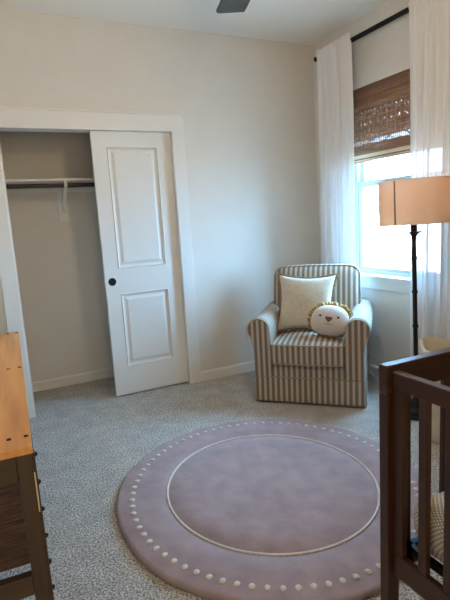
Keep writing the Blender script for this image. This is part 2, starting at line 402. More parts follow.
# ------------------------------------------------------------------ window
def window():
    # frame with two sashes; local = world coordinates
    bm = bmesh.new(); y0, y1, z0, z1 = WY0, WY1, WZ0, WZ1
    def fr(bm, a0, a1, b0, b1, t, x0, x1, tb=None, tt=None):
        tb = tb or t; tt = tt or t
        box(bm, x0, x1, a0, a0+t, b0, b1, bev=0.002); box(bm, x0, x1, a1-t, a1, b0, b1, bev=0.002)
        box(bm, x0, x1, a0+t, a1-t, b0, b0+tb, bev=0.002); box(bm, x0, x1, a0+t, a1-t, b1-tt, b1, bev=0.002)
    fr(bm, y0, y1, z0, z1, 0.032, 0.055, 0.128, tb=0.022)
    f = struct(obj('window_1', bm, M['vinyl']))
    bm = bmesh.new(); fr(bm, y0+0.03, y1-0.03, z0+0.02, 1.575, 0.042, 0.066, 0.092, tb=0.03, tt=0.046)
    s = obj('lower_sash', bm, M['vinyl'], f)
    bm = bmesh.new(); box(bm, 0.078, 0.082, y0+0.07, y1-0.07, z0+0.045, 1.535); obj('pane', bm, M['glass'], s)
    bm = bmesh.new(); fr(bm, y0+0.03, y1-0.03, 1.53, z1-0.03, 0.038, 0.096, 0.122)
    s = obj('upper_sash', bm, M['vinyl'], f)
    bm = bmesh.new(); box(bm, 0.107, 0.111, y0+0.065, y1-0.065, 1.565, z1-0.065); obj('pane', bm, M['glass'], s)
window()
bm = bmesh.new(); prism(bm, [(-0.045, WY0-0.06), (-0.0003, WY0-0.06), (-0.0003, WY0), (0.0545, WY0), (0.0545, WY1), (-0.0003, WY1), (-0.0003, WY1+0.06), (-0.045, WY1+0.06)], lambda p, k: Vector((p[0], p[1], WZ0-0.0195+0.0195*k)))
struct(obj('trim_3', bm, M['trim']))          # stool
struct(bxo('trim_4', (-0.016, 0, WY0-0.04, WY1+0.04, 0.722, WZ0-0.021), M['trim'], bev=0.002))   # apron
# outer brick skin with its opening, and the ground outside
bm = bmesh.new()
box(bm, 0.135, 0.24, WY1-0.012, 0.8, -0.2, 3.0); box(bm, 0.135, 0.24, -5.6, WY0+0.012, -0.2, 3.0)
box(bm, 0.135, 0.24, WY0+0.012, WY1-0.012, -0.2, WZ0-0.01); box(bm, 0.135, 0.24, WY0+0.012, WY1-0.012, WZ1, 3.0)
struct(obj('wall_outside', bm, M['brick']))
struct(bxo('ground_outside', (0.26, 30, -20, 25, -0.4, -0.2), M['siding']))

# ------------------------------------------------------------------ woven wood blind
def blind():
    root = empty('woven_blind', (0.02, (WY0+WY1)/2, 2.278)); tag(root, 'brown woven wood blind pulled half down over the window', 'blind')
    yc = (WY0+WY1)/2; a, b = WY0+0.006-yc, WY1-0.006-yc; z_off = 2.278
    def reeds(name, z0, z1, x, pitch, gap, leak=None, tone=(0, 1), rad=0.0022):
        bm = bmesh.new(); z = z1
        while z > z0:
            h = pitch*(1-gap)
            mi = random.choice(tone)
            lk = leak(z) if leak else 0
            if lk >= 0.9:          # open-weave band: evenly spaced short see-through gaps
                y = a + random.uniform(0, 0.004)
                while y < b:
                    op = a+0.13 < y < b-0.02 and random.random() < 0.8
                    box(bm, x-rad, x+rad, y, min(y+(0.0150 if op else 0.0195), b), z-h-z_off, z-z_off, mi=mi); y += 0.0195
            elif random.random() < lk:
                y = a
                while y < b:
                    ln = random.uniform(0.02, 0.09); g = random.uniform(0.002, 0.0045)
                    box(bm, x-rad, x+rad, y, min(y+ln, b), z-h-z_off, z-z_off, mi=mi); y += ln+g
            else:
                box(bm, x-rad, x+rad, a, b, z-h-z_off, z-z_off, mi=mi)
            z -= pitch
        return obj(name, bm, M['bam'], root)
    leak = lambda z: 0.95 if 1.850 < z < 1.885 else (0.5 if 2.09 < z < 2.115 else (0.2 if 1.9 < z < 2.12 else 0))
    body = reeds('shade_panel', 1.80, 2.262, 0.006, 0.0075, 0.07, leak)
    reeds('shade_backing', 2.14, 2.27, 0.012, 0.008, 0.0, None, (1,))
    reeds('valance', 2.135, 2.276, -0.010, 0.0075, 0.0, None, (0, 0, 1))
    bm = bmesh.new(); box(bm, -0.013, 0.02, a, b, 2.262-z_off, 2.277-z_off); obj('head_rail', bm, M['bam'][1], root)
    reeds('bottom_fold', 1.772, 1.80, -0.004, 0.007, 0.0, None, (1,), 0.006)
    reeds('light_fold', 1.748, 1.772, -0.010, 0.008, 0.0, None, (2,), 0.008)
    reeds('bottom_fold', 1.735, 1.748, -0.008, 0.0065, 0.0, None, (1,), 0.006)
    reeds('bottom_hem', 1.717, 1.735, -0.006, 0.006, 0.0, None, (0, 2), 0.007)
    bm = bmesh.new()
    k = a+0.03
    while k < b:
        box(bm, 0.0025, 0.0035, k, k+0.0016, 1.80-z_off, 2.135-z_off); k += 0.045
    obj('warp_cord', bm, M['bam'][1], root)
    bm = bmesh.new(); k = a+0.008
    while k < b: box(bm, -0.0137, -0.0122, k, k+0.003, 2.135-z_off, 2.276-z_off); k += 0.0165
    obj('valance_cord', bm, M['nose'], root)
blind()

# ------------------------------------------------------------------ curtain rod and curtains
RX, RZ = -0.09, 2.605
rr = empty('curtain_rod', (RX, -0.9, RZ)); tag(rr, 'black metal curtain rod above the window', 'curtain rod')
bm = bmesh.new(); lathe(bm, [(0.0175, -0.745), (0.0175, 0.745)], 20, axis='y'); obj('rod', bm, M['black'], rr, smooth=True, autosm=40)
for s in (-1, 1):
    bm = bmesh.new(); lathe(bm, [(0.0175, 0), (0.019, s*0.003), (0.019, s*0.008), (0.012, s*0.013), (0.001, s*0.015)], 20, (0, s*0.742, 0), 'y'); obj('finial', bm, M['black'], rr, smooth=True)
    bm = bmesh.new(); box(bm, 0, 0.086, s*0.70-0.006, s*0.70+0.006, -0.006, 0.006); lathe(bm, [(0.022, 0.082), (0.022, 0.090)], 20, (0, s*0.70, 0), 'x'); obj('wall_bracket', bm, M['black'], rr)
def curtain(name, y0, y1, label, folds, seed, x0=-0.113, outer=0):
    random.seed(seed)
    ph = [random.uniform(0, 6.28) for _ in range(6)]
    bm = bmesh.new(); nu, nv = folds*12, 90; zt, zb = RZ+0.035, 0.012
    def fn(u, v):
        v = v**1.8; z = zt + (zb-zt)*v
        k = min(1, v*5)
        uu = u + 0.012*math.sin(u*13+ph[0])*(1-u)*u*4
        w1 = 0.5+0.5*math.sin(2*PI*folds*uu+ph[1]+0.4*math.sin(3*v+ph[2]))
        w2 = 0.5+0.5*math.sin(2*PI*(folds*2.3)*uu+ph[3])
        w3 = 0.5+0.5*math.sin(2*PI*(folds*0.45)*uu+ph[4]+v)
        amp = (0.024*(1-k)+0.036*k)
        x = x0 - amp*(w1*0.75+w3*0.5) - (0.010*(1-k)+0.003)*w2
        x -= 0.007*math.exp(-((z-RZ)/0.02)**2)
        # the outer edge returns to the wall
        e = u if outer == 0 else 1-u
        if e < 0.12: x = x + (-0.016-x)*(1-e/0.12)**1.3
        spread = 1.0 + 0.02*math.sin(2.2*v+ph[5])
        ym = (y0+y1)/2; y = ym + (y1-y0)*(0.5-u)*spread + 0.006*math.sin(2*PI*folds*uu+ph[1]+1.5)*k
        # rod pocket: hugs the rod, ruffled header above it
        if v < 0.02: x += 0.006*math.sin(2*PI*folds*3.1*u); z += 0.004*math.sin(2*PI*folds*1.7*u+ph[2])
        return Vector((x, y, z))
    grid(bm, nu, nv, fn)
    o = obj(name, bm, M['curtain'], smooth=True, recalc=False)
    tag(o, label, 'curtain', 'sheer curtain panels'); return o
curtain('curtain', -0.640, -0.174, 'sheer white floor-length curtain left of the window, behind the armchair', 9, 3)
curtain('curtain', -1.66, -1.195, 'sheer white floor-length curtain right of the window, behind the floor lamp', 9, 11, outer=1)

# ------------------------------------------------------------------ outlet
ou = empty('wall_outlet', (-0.775, 0, 0.36)); tag(ou, 'small pale wall outlet low on the wall beside the armchair arm', 'outlet')
bm = bmesh.new(); box(bm, -0.036, 0.036, -0.006, 0, -0.058, 0.058, bev=0.003); obj('cover_plate', bm, M['plastic'], ou)
for s in (-1, 1):
    bm = bmesh.new(); box(bm, -0.016, 0.016, -0.008, -0.005, s*0.026-0.013, s*0.026+0.013, bev=0.002)
    for x in (-0.006, 0.006): box(bm, x-0.001, x+0.001, -0.0085, -0.0075, s*0.026-0.004, s*0.026+0.006, mi=1)
    obj('socket', bm, [M['plastic'], M['dark']], ou)

# ------------------------------------------------------------------ ceiling fan
def fan():
    c = (-1.58, -1.86, H)
    root = empty('ceiling_fan', c); tag(root, 'dark ceiling fan with one blade tip showing at the top edge', 'ceiling fan')
    bm = bmesh.new(); lathe(bm, [(0.07, 0), (0.07, -0.02), (0.045, -0.05), (0.014, -0.06)], 32); obj('canopy', bm, M['fan'], root, smooth=True, autosm=40)
    bm = bmesh.new(); lathe(bm, [(0.013, -0.05), (0.013, -0.22)], 16); obj('downrod', bm, M['fan'], root, smooth=True, autosm=40)
    bm = bmesh.new(); lathe(bm, [(0.03, -0.2), (0.10, -0.225), (0.125, -0.26), (0.125, -0.33), (0.10, -0.36), (0.03, -0.37)], 40); obj('motor_housing', bm, M['fan'], root, smooth=True, autosm=40)
    tipdir = math.atan2(0.72, 0.20)
    for k in range(3):
        a = tipdir + k*2*PI/3
        bm = bmesh.new()
        out = [(0.10, -0.035), (0.16, -0.045), (0.30, -0.062), (0.55, -0.070), (0.69, -0.072), (0.745, -0.070), (0.810, 0.058), (0.805, 0.070), (0.79, 0.076), (0.50, 0.066), (0.30, 0.055), (0.16, 0.04), (0.10, 0.035)]
        prism(bm, out, lambda p, t: Vector((p[0], p[1], -0.318 + 0.008*t + p[1]*0.13)))
        obj('blade', bm, M['fan'], root, rot=(0, 0, a))
    bm = bmesh.new(); lathe(bm, [(0.13, -0.37), (0.14, -0.38), (0.135, -0.40), (0.10, -0.42), (0.001, -0.43)], 40); obj('fill_light_bowl', bm, M['bowl'], root, smooth=True, autosm=50)  # light kit added to the fan out of view, for warm fill
    l = bpy.data.lights.new('fan_fill_light', 'POINT'); l.energy = 12; l.color = (1.0, 0.80, 0.54); l.shadow_soft_size = 0.10  # added fill under the bowl, warms the upper walls and ceiling
    o = bpy.data.objects.new('fan_fill_light', l); o.location = (0, 0, -0.53); o.parent = root; col.objects.link(o)
fan()

# ------------------------------------------------------------------ rug
def rug():
    cx, cy, RO = -1.600, -1.700, 0.780
    bm = bmesh.new()
    prof = [(0.001, 0.024), (0.2, 0.024), (0.4, 0.024), (0.5145, 0.0235), (0.5195, 0.019), (0.5325, 0.019), (0.5375, 0.0235), (0.62, 0.024), (RO-0.02, 0.024), (RO-0.008, 0.020), (RO, 0.011), (RO-0.003, 0.001)]
    seg = 128
    rings = []
    for r, z in prof:
        rings.append([bm.verts.new(((r+ (0.003*math.sin(i*0.37)+0.002*math.sin(i*1.3) if r > 0.7 else 0))*math.cos(2*PI*i/seg), (r+(0.003*math.sin(i*0.37) if r > 0.7 else 0))*math.sin(2*PI*i/seg), z)) for i in range(seg)])
    for A, B in zip(rings, rings[1:]):
        for i in range(seg): bm.faces.new((A[i], A[(i+1) % seg], B[(i+1) % seg], B[i]))
    bm.faces.new(rings[0])
    # tufted ivory ring
    pts = [(0.526*math.cos(2*PI*i/seg), 0.526*math.sin(2*PI*i/seg), 0.0215) for i in range(seg)]
    tube(bm, pts, 0.0066, 8, closed=True, mi=1)
    n = 78
    for k in range(n):
        a = 2*PI*(k+0.3)/n; ca, sa = math.cos(a), math.sin(a)
        r = bmesh.ops.create_icosphere(bm, subdivisions=2, radius=1)
        for v in r['verts']:
            x, y, z = v.co.x*0.0155, v.co.y*0.0135, v.co.z*0.006
            v.co = Vector(((0.701+x)*ca-y*sa, (0.701+x)*sa+y*ca, 0.0245+z))
        for f in {f for v in r['verts'] for f in v.link_faces}: f.material_index = 1
    o = obj('round_rug', bm, [M['rug'], M['rug_ivory']], smooth=True, autosm=60, loc=(cx, cy, 0))
    o.scale = (0.972, 1.024, 1)
    tag(o, 'round mauve wool rug with an ivory ring and dotted border on grey carpet', 'rug')
rug()

# ------------------------------------------------------------------ armchair
def soft_box(bm, x0, x1, y0, y1, z0, z1, r, crown=0.0, crown_axis='z', seg=4, mi=0, nsub=8):
    """rounded box with a subdivided surface; crown bulges one side"""
    bm2 = bmesh.new(); box(bm2, x0, x1, y0, y1, z0, z1)
    bmesh.ops.bevel(bm2, geom=list(bm2.edges), offset=r, segments=seg, affect='EDGES', profile=0.5)
    for ax, (c0, c1) in enumerate(((x0, x1), (y0, y1), (z0, z1))):
        for k in range(1, nsub):
            p = c0 + r + (c1-c0-2*r)*k/nsub; no = [0, 0, 0]; no[ax] = 1; co = [0, 0, 0]; co[ax] = p
            bmesh.ops.bisect_plane(bm2, geom=list(bm2.verts)+list(bm2.edges)+list(bm2.faces), plane_co=co, plane_no=no)
    for v in bm2.verts:
        u = ((v.co.x-x0)/(x1-x0)*2-1, (v.co.y-y0)/(y1-y0)*2-1, (v.co.z-z0)/(z1-z0)*2-1)
        if crown:
            if crown_axis == 'z' and u[2] > 0: v.co.z += crown*u[2]*(1-u[0]**2)*(1-u[1]**2)
            if crown_axis == 'y' and u[1] < 0: v.co.y -= crown*(-u[1])*(1-u[0]**2)*(1-u[2]**2)
    me = bpy.data.meshes.new('t'); bm2.to_mesh(me); bm2.free(); bm.from_mesh(me); bpy.data.meshes.remove(me)

def armchair():
    # local: x right (seen from the front), y inward (away from the viewer), front plane at y = 0
    ang = math.atan2(-0.700, 0.714)
    root = empty('armchair', (-0.824, -0.942, 0), ang)
    tag(root, 'skirted swivel armchair in tan and cream ticking stripe, in the corner by the window', 'armchair')
    SX, SY, PP = M['stripe_x'], M['stripe_y'], M['piping']
    D = 0.66
    # feet / swivel base
    bm = bmesh.new(); lathe(bm, [(0.25, 0.0), (0.25, 0.02), (0.22, 0.035), (0.06, 0.04), (0.06, 0.09)], 40, (0, 0.36, 0)); obj('swivel_base', bm, M['black'], root, smooth=True, autosm=40)
    # base body between the arms
    bm = bmesh.new(); soft_box(bm, -0.372, 0.372, 0.012, D-0.03, 0.085, 0.295, 0.018); obj('seat_base', bm, SX, root, smooth=True)
    # skirt: front, sides, back with box pleats
    bm = bmesh.new()
    W = 0.388
    path = [(-W, 0.0), (W, 0.0), (W, D), (-W, D)]
    pts = []
    for i in range(4):
        a = Vector((*path[i], 0)); b = Vector((*path[(i+1) % 4], 0)); n = 28
        t = (b-a).normalized(); nn = Vector((t.y, -t.x, 0))
        for k in range(n):
            s = k/n; d = (b-a).length*s
            wob = 0.003*math.sin(d*21+i) + 0.002*math.sin(d*47)
            if i == 0 and abs(s-0.5) < 0.02: wob -= 0.012
            if min(s, 1-s) < 0.03: wob -= 0.006
            pts.append((a+(b-a)*s, nn, wob))
    rows = [(0.198, 0.002, 0), (0.185, 0.006, 0.3), (0.12, 0.008, 0.7), (0.06, 0.012, 1.0), (0.018, 0.014, 1.2), (0.018, 0.004, 1.2), (0.185, -0.004, 0.3)]
    rings = [[bm.verts.new(Vector((p.x, p.y, z)) + nn*(off-0.010+w_*k)) for p, nn, w_ in pts] for z, off, k in rows]
    for A, B in zip(rings, rings[1:]):
        for i in range(len(pts)):
            q = (A[i], A[(i+1) % len(pts)], B[(i+1) % len(pts)], B[i])
            f = bm.faces.new(q)
            side = i // 28
            f.material_index = 0 if side in (0, 2) else 1
    obj('skirt', bm, [SX, SY], root, smooth=True, autosm=50)
    # piping above the skirt
    bm = bmesh.new(); tube(bm, [(-W+0.004, 0.003, 0.199), (0, 0.001, 0.199), (W-0.004, 0.003, 0.199), (W-0.004, D*0.5, 0.199), (W-0.004, D-0.01, 0.199), (0, D-0.01, 0.199), (-W+0.004, D-0.01, 0.199), (-W+0.004, D*0.5, 0.199)], 0.004, 6, closed=True)
    obj('piping', bm, PP, root, smooth=True)
    # rolled arms
    def arm(s):
        bm = bmesh.new()
        cxa, cza, r = 0.345, 0.552, 0.083
        prof = [(0.262, 0.20), (0.262, 0.35), (0.262, 0.46)]
        for k in range(0, 15):
            a = PI - k*(PI*1.22)/14 
            prof.append((cxa + r*math.cos(a), cza + r*math.sin(a)))
        prof += [(0.392, 0.44), (0.384, 0.40), (0.382, 0.30), (0.382, 0.20)]
        if s < 0: prof = [(-x, z) for x, z in prof]
        ys = [0.0, 0.012, 0.03, 0.10, 0.20, 0.30, 0.40, 0.50, 0.57, 0.635]
        rings = []
        cx_ = s*0.325
        for y in ys:
            sc = 1.0
            if y == 0.0: sc = 0.94
            elif y == 0.012: sc = 0.985
            sag = 0.0
            if y >= 0.40: sag = (y-0.40)*0.06
            ring = []
            for x, z in prof:
                zz = z + (sag if z > 0.45 else 0) - 0.006*math.sin(y*9)*(z > 0.5)
                ring.append(bm.verts.new((cx_+(x-cx_)*sc, y, 0.40+(zz-0.40)*sc if z > 0.3 else zz)))
            rings.append(ring)
        for A, B in zip(rings, rings[1:]):
            for i in range(len(prof)): bm.faces.new((A[i], A[(i+1) % len(prof)], B[(i+1) % len(prof)], B[i])).material_index = 1
        f1 = bm.faces.new(rings[0]); f1.material_index = 0; bm.faces.new(rings[-1]).material_index = 0
        a = obj('arm', bm, [SX, SY], root, smooth=True, autosm=50)
        bm = bmesh.new()
        tube(bm, [(cx_+(x-cx_)*0.955, 0.003, 0.40+(z-0.40)*0.955 if z > 0.3 else z) for x, z in prof], 0.0042, 6)
        obj('piping', bm, PP, a, smooth=True)
    arm(-1); arm(1)
    # seat cushion (T-less box cushion)
    bm = bmesh.new(); soft_box(bm, -0.260, 0.260, -0.012, 0.50, 0.292, 0.446, 0.022, crown=0.032)
    c = obj('seat_cushion', bm, SX, root, smooth=True)
    bm = bmesh.new()
    def loop(z, x0=-0.257, x1=0.257, y0=-0.009, y1=0.49, r=0.03):
        P = []
        for (cx_, cy_, a0) in ((x1-r, y0+r, -90), (x1-r, y1-r, 0), (x0+r, y1-r, 90), (x0+r, y0+r, 180)):
            for k in range(5):
                a = R(a0+k*22.5); P.append((cx_+r*math.cos(a), cy_+r*math.sin(a), z))
        return P
    tube(bm, loop(0.437), 0.0045, 6, closed=True); tube(bm, loop(0.300), 0.0045, 6, closed=True)
    obj('piping', bm, PP, c, smooth=True)
    # back: rounded shoulders, gently reclined
    bm = bmesh.new()
    def outline(hw, top, r, bot=0.28):
        P = [(-hw+0.015, bot), (hw-0.015, bot), (hw, 0.62)]
        for k in range(9):
            a = R(k*90/8); P.append((hw-r+r*math.cos(a), top-r+r*math.sin(a)))
        for k in range(1, 8):
            t = k/8; P.append((hw-r-(2*hw-2*r)*t, top+0.006*math.sin(PI*t)))
        for k in range(9):
            a = R(90+k*90/8); P.append((-hw+r+r*math.cos(a), top-r+r*math.sin(a)))
        P.append((-hw, 0.62)); return P
    O = outline(0.335, 0.935, 0.075)
    cz = 0.62
    def lean(y, z): return y + (z-0.30)*0.20
    layers = [(0.38, 0.0), (0.385, 0.55), (0.40, 0.86), (0.425, 0.985), (0.455, 1.0), (0.515, 1.0), (0.535, 0.98), (0.54, 0.9), (0.542, 0.0)]
    rings = []
    for y, sc in layers:
        if sc == 0: rings.append(None); continue
        ring = []
        for x, z in O:
            X = x*sc; Z = cz+(z-cz)*sc
            ring.append(bm.verts.new((X, lean(y, Z), Z)))
        rings.append(ring)
    c0 = bm.verts.new((0, lean(0.375, cz), cz)); c1 = bm.verts.new((0, lean(0.542, cz), cz)); n = len(O)
    for A, B in zip(rings[1:-1], rings[2:-1]):
        for i in range(n): bm.faces.new((A[i], A[(i+1) % n], B[(i+1) % n], B[i]))
    for i in range(n):
        bm.faces.new((c0, rings[1][i], rings[1][(i+1) % n])); bm.faces.new((c1, rings[-2][i], rings[-2][(i+1) % n]))
    b = obj('backrest', bm, SX, root, smooth=True)
    bm = bmesh.new(); tube(bm, [(x*0.992, lean(0.425, z), cz+(z-cz)*0.992) for x, z in O[2:]], 0.005, 6); obj('piping', bm, PP, b, smooth=True)
    return root
chair = armchair()
CM = Matrix.Translation(chair.location) @ Matrix.Rotation(chair.rotation_euler.z, 4, 'Z')

# ------------------------------------------------------------------ cushions
def pillow_bm(hw, hh, t, pinch=0.15, n=22, sag=0.0):
    bm = bmesh.new()
    def P(u, v, s):
        u = u*2-1; v = v*2-1
        x = hw*u*(1-pinch*(1-v*v)*abs(u)**2); y = hh*v*(1-pinch*(1-u*u)*abs(v)**2)
        th = t*max(0, (1-u*u)*(1-v*v))**0.42 
        th *= 1 + 0.06*noise.noise(Vector((u*2.3, v*2.3, s*3.0)))
        return Vector((x, y, s*th))
    grid(bm, n, n, lambda u, v: P(u, v, 1)); grid(bm, n, n, lambda u, v: P(u, v, -1), flip=True)
    bmesh.ops.remove_doubles(bm, verts=bm.verts, dist=0.0003)
    return bm, P
def edge_loop(P, n=40):
    L_ = [P(i/n, 0, 1) for i in range(n)] + [P(1, i/n, 1) for i in range(n)] + [P(1-i/n, 1, 1) for i in range(n)] + [P(0, 1-i/n, 1) for i in range(n)]
    return L_
def place(o, local_loc, face_pitch, roll, yaw=0):
    """stand a pillow (its z axis = its face) on the chair, facing the front (-y local)"""
    m = Matrix.Translation(local_loc) @ Matrix.Rotation(yaw, 4, 'Z') @ Matrix.Rotation(R(90)-face_pitch, 4, 'X') @ Matrix.Rotation(roll, 4, 'Z')
    o.matrix_world = CM @ m
root = empty('throw_pillow')
tag(root, 'square cream throw pillow with tan fringed edge leaning on the armchair back', 'pillow')
bm, P = pillow_bm(0.222, 0.222, 0.075); obj('pillow_cover', bm, M['cream_cloth'], root, smooth=True)
bm = bmesh.new()
lp = edge_loop(P); n = len(lp)
for k in range(n):
    a = lp[k]; b = lp[(k+1) % n]
    for j in range(2):
        p = a.lerp(b, j/2); o_ = Vector((p.x, p.y, 0)).normalized()
        d = Vector((0, 0, 0))
        if abs(p.x)/0.215 > abs(p.y)/0.215: d = Vector((math.copysign(1, p.x), 0, 0))
        else: d = Vector((0, math.copysign(1, p.y), 0))
        d = (d + Vector((random.uniform(-.3,.3), random.uniform(-.3,.3), random.uniform(-.3,.3)))).normalized()
        tube(bm, [p-d*0.004, p+d*random.uniform(0.010, 0.017)], 0.0032, 5)
tube(bm, lp, 0.005, 6, closed=True)
obj('fringe', bm, M['tan_trim'], root, smooth=True)
place(root, Vector((-0.055, 0.350, 0.450+0.225)), R(17), R(-1.5))

def lion():
    root = empty('lion_pillow')
    tag(root, 'round plush lion face pillow with golden mane on the armchair seat', 'plush pillow')
    bm = bmesh.new()
    bmesh.ops.create_uvsphere(bm, u_segments=40, v_segments=24, radius=1)
    hw, hh, t = 0.140, 0.112, 0.062
    for v in bm.verts:
        x, y, z = v.co
        # broad, slightly squared face, wider at the cheeks
        r = (abs(x)**2.4+abs(y)**2.4)**(1/2.4); q = math.hypot(x, y); k = q/r if r > 1e-6 else 1
        v.co = Vector((x*k*hw*(1-0.05*y), y*k*hh, z*t))
    obj('face', bm, M['plush'], root, smooth=True)
    bm = bmesh.new()
    for k in range(46):
        a = 2*PI*k/46 + random.uniform(-.04, .04)
        if R(215) < a < R(325): ln = 0.010
        else: ln = random.uniform(0.018, 0.030)
        for zo in (-0.030, -0.012, 0.006):
            c, s = math.cos(a), math.sin(a); e = (abs(c)**2.4+abs(s)**2.4)**(-1/2.4)
            p0 = Vector((hw*0.93*c*e, hh*0.93*s*e, zo)); d = Vector((c, s, random.uniform(-.3, .2))).normalized()
            side = Vector((-s, c, 0))*random.uniform(-.008, .008)
            tube(bm, [p0, p0+d*ln*0.6+side*0.3, p0+d*(ln+0.008)+side], lambda q: 0.0115*(1-0.45*q), 7)
    obj('mane', bm, M['mane'], root, smooth=True)
    for s in (-1, 1):
        bm = bmesh.new(); bmesh.ops.create_uvsphere(bm, u_segments=16, v_segments=10, radius=1)
        for v in bm.verts: v.co = Vector((v.co.x*0.024, v.co.y*0.020, v.co.z*0.012))
        obj('ear', bm, M['mane'], root, smooth=True, loc=(s*0.085, 0.106, 0.0), rot=(0, 0, -s*0.5))
    def surf(x, y):
        return t*math.sqrt(max(0, 1-(abs(x/hw)**2.4+abs(y/hh)**2.4)))
    for s in (-1, 1):
        bm = bmesh.new(); bmesh.ops.create_uvsphere(bm, u_segments=14, v_segments=8, radius=0.0085)
        for v in bm.verts: v.co.z *= 0.5
        obj('eye', bm, M['black'], root, smooth=True, loc=(s*0.064, 0.018, surf(0.064, 0.018)+0.001))
    bm = bmesh.new()
    out = [(-0.027, 0.008), (-0.020, 0.014), (0.020, 0.014), (0.027, 0.008), (0.021, -0.004), (0.006, -0.020), (-0.006, -0.020), (-0.021, -0.004)]
    prism(bm, out, lambda p, k: Vector((p[0], p[1], surf(p[0], p[1])-0.004+0.008*k)))
    obj('nose', bm, M['nose'], root)
    bm = bmesh.new()
    tube(bm, [(0, -0.018, surf(0, -.018)+.001), (0, -0.030, surf(0, -.03)+.001)], 0.0019, 5)
    for s in (-1, 1):
        pts = []
        for k in range(7):
            a = PI*k/6*0.85; x = s*(0.015-0.015*math.cos(a)); y = -0.030-0.011*math.sin(a)
            pts.append((x, y, surf(x, y)+0.001))
        tube(bm, pts, 0.0019, 5)
    obj('mouth', bm, M['nose'], root)
    place(root, Vector((0.146, 0.165, 0.470+0.112)), R(24), R(-6), R(-4))
lion()

# ------------------------------------------------------------------ floor lamp
def lamp():
    c = (-0.348, -1.476, 0)
    root = empty('floor_lamp', c); tag(root, 'black metal floor lamp with a peach linen drum shade, beside the window', 'lamp')
    tx, ty = -0.0135, 0.0145     # the pole leans a little
    m = Matrix(((1, 0, tx, 0), (0, 1, ty, 0), (0, 0, 1, 0), (0, 0, 0, 1)))
    lean = Vector((0, 0, 1)).rotation_difference(Vector((tx, ty, 1))).to_euler()
    bm = bmesh.new(); lathe(bm, [(0.090, 0.0), (0.092, 0.012), (0.088, 0.022), (0.078, 0.028), (0.078, 0.046), (0.07, 0.055), (0.045, 0.068), (0.038, 0.10), (0.022, 0.125), (0.013, 0.14)], 40)
    obj('base', bm, M['black'], root, smooth=True, autosm=40)
    prof = [(0.014, 0.12)]
    for z in (0.36, 0.60, 0.82, 1.03):
        prof += [(0.0138, z-0.014), (0.0175, z-0.006), (0.0175, z+0.006), (0.0138, z+0.014)]
    prof += [(0.012, 1.14), (0.017, 1.15), (0.014, 1.158), (0.018, 1.172), (0.034, 1.186), (0.048, 1.191), (0.048, 1.195), (0.020, 1.196), (0.020, 1.255), (0.010, 1.257), (0.006, 1.262), (0.006, 1.30)]
    bm = bmesh.new(); lathe(bm, prof, 24); obj('pole', bm, M['bronze'], root, smooth=True, autosm=35, rot=lean)
    bm = bmesh.new(); lathe(bm, [(0.006, 1.28), (0.022, 1.30), (0.032, 1.34), (0.028, 1.375), (0.012, 1.39), (0.002, 1.392)], 20); obj('bulb', bm, M['bulb'], root, smooth=True, rot=lean)
    r = 0.203
    bm = bmesh.new(); lathe(bm, [(r, 1.243), (r, 1.30), (r, 1.37), (r, 1.44), (r, 1.502)], 72, caps=False)
    l = bpy.data.lights.new('lamp_light', 'POINT'); l.energy = 0.28; l.color = (1.0, 0.66, 0.40); l.shadow_soft_size = 0.035
    o = bpy.data.objects.new('lamp_light', l); o.location = (tx*1.43, ty*1.43, 1.43); o.parent = root; col.objects.link(o)
    s = obj('lamp_shade', bm, M['shade'], root, smooth=True, rot=lean)
    for z in (1.243, 1.502):
        bm = bmesh.new(); tube(bm, [(r*math.cos(2*PI*i/72), r*math.sin(2*PI*i/72), z) for i in range(72)], 0.0022, 6, closed=True)
        obj('shade_rim', bm, M['shade'], s, smooth=True)
    # vertical seam towards the window's left half
    u = Vector((-0.68, 0.735, 0)); f = Vector((-0.735, -0.68, 0)); q = -0.49
    d = (u*(-q) + f*math.sqrt(1-q*q)).normalized()
    t = Vector((-d.y, d.x, 0)); bm = bmesh.new()
    prism(bm, [(-0.0045, -0.002), (0.0045, -0.002), (0.0045, 0.002), (-0.0045, 0.002)], lambda p, k: d*(r-0.0002+p[1]) + t*p[0] + Vector((0, 0, 1.245+0.255*k)))
    obj('shade_seam', bm, M['seam'], s)
    bm = bmesh.new()
    for k in range(3):
        a = 2*PI*k/3; tube(bm, [(0.006*math.cos(a), 0.006*math.sin(a), 1.275), (r*math.cos(a), r*math.sin(a), 1.29)], 0.0016, 5)
    obj('shade_spider', bm, M['bronze'], s)
lamp()

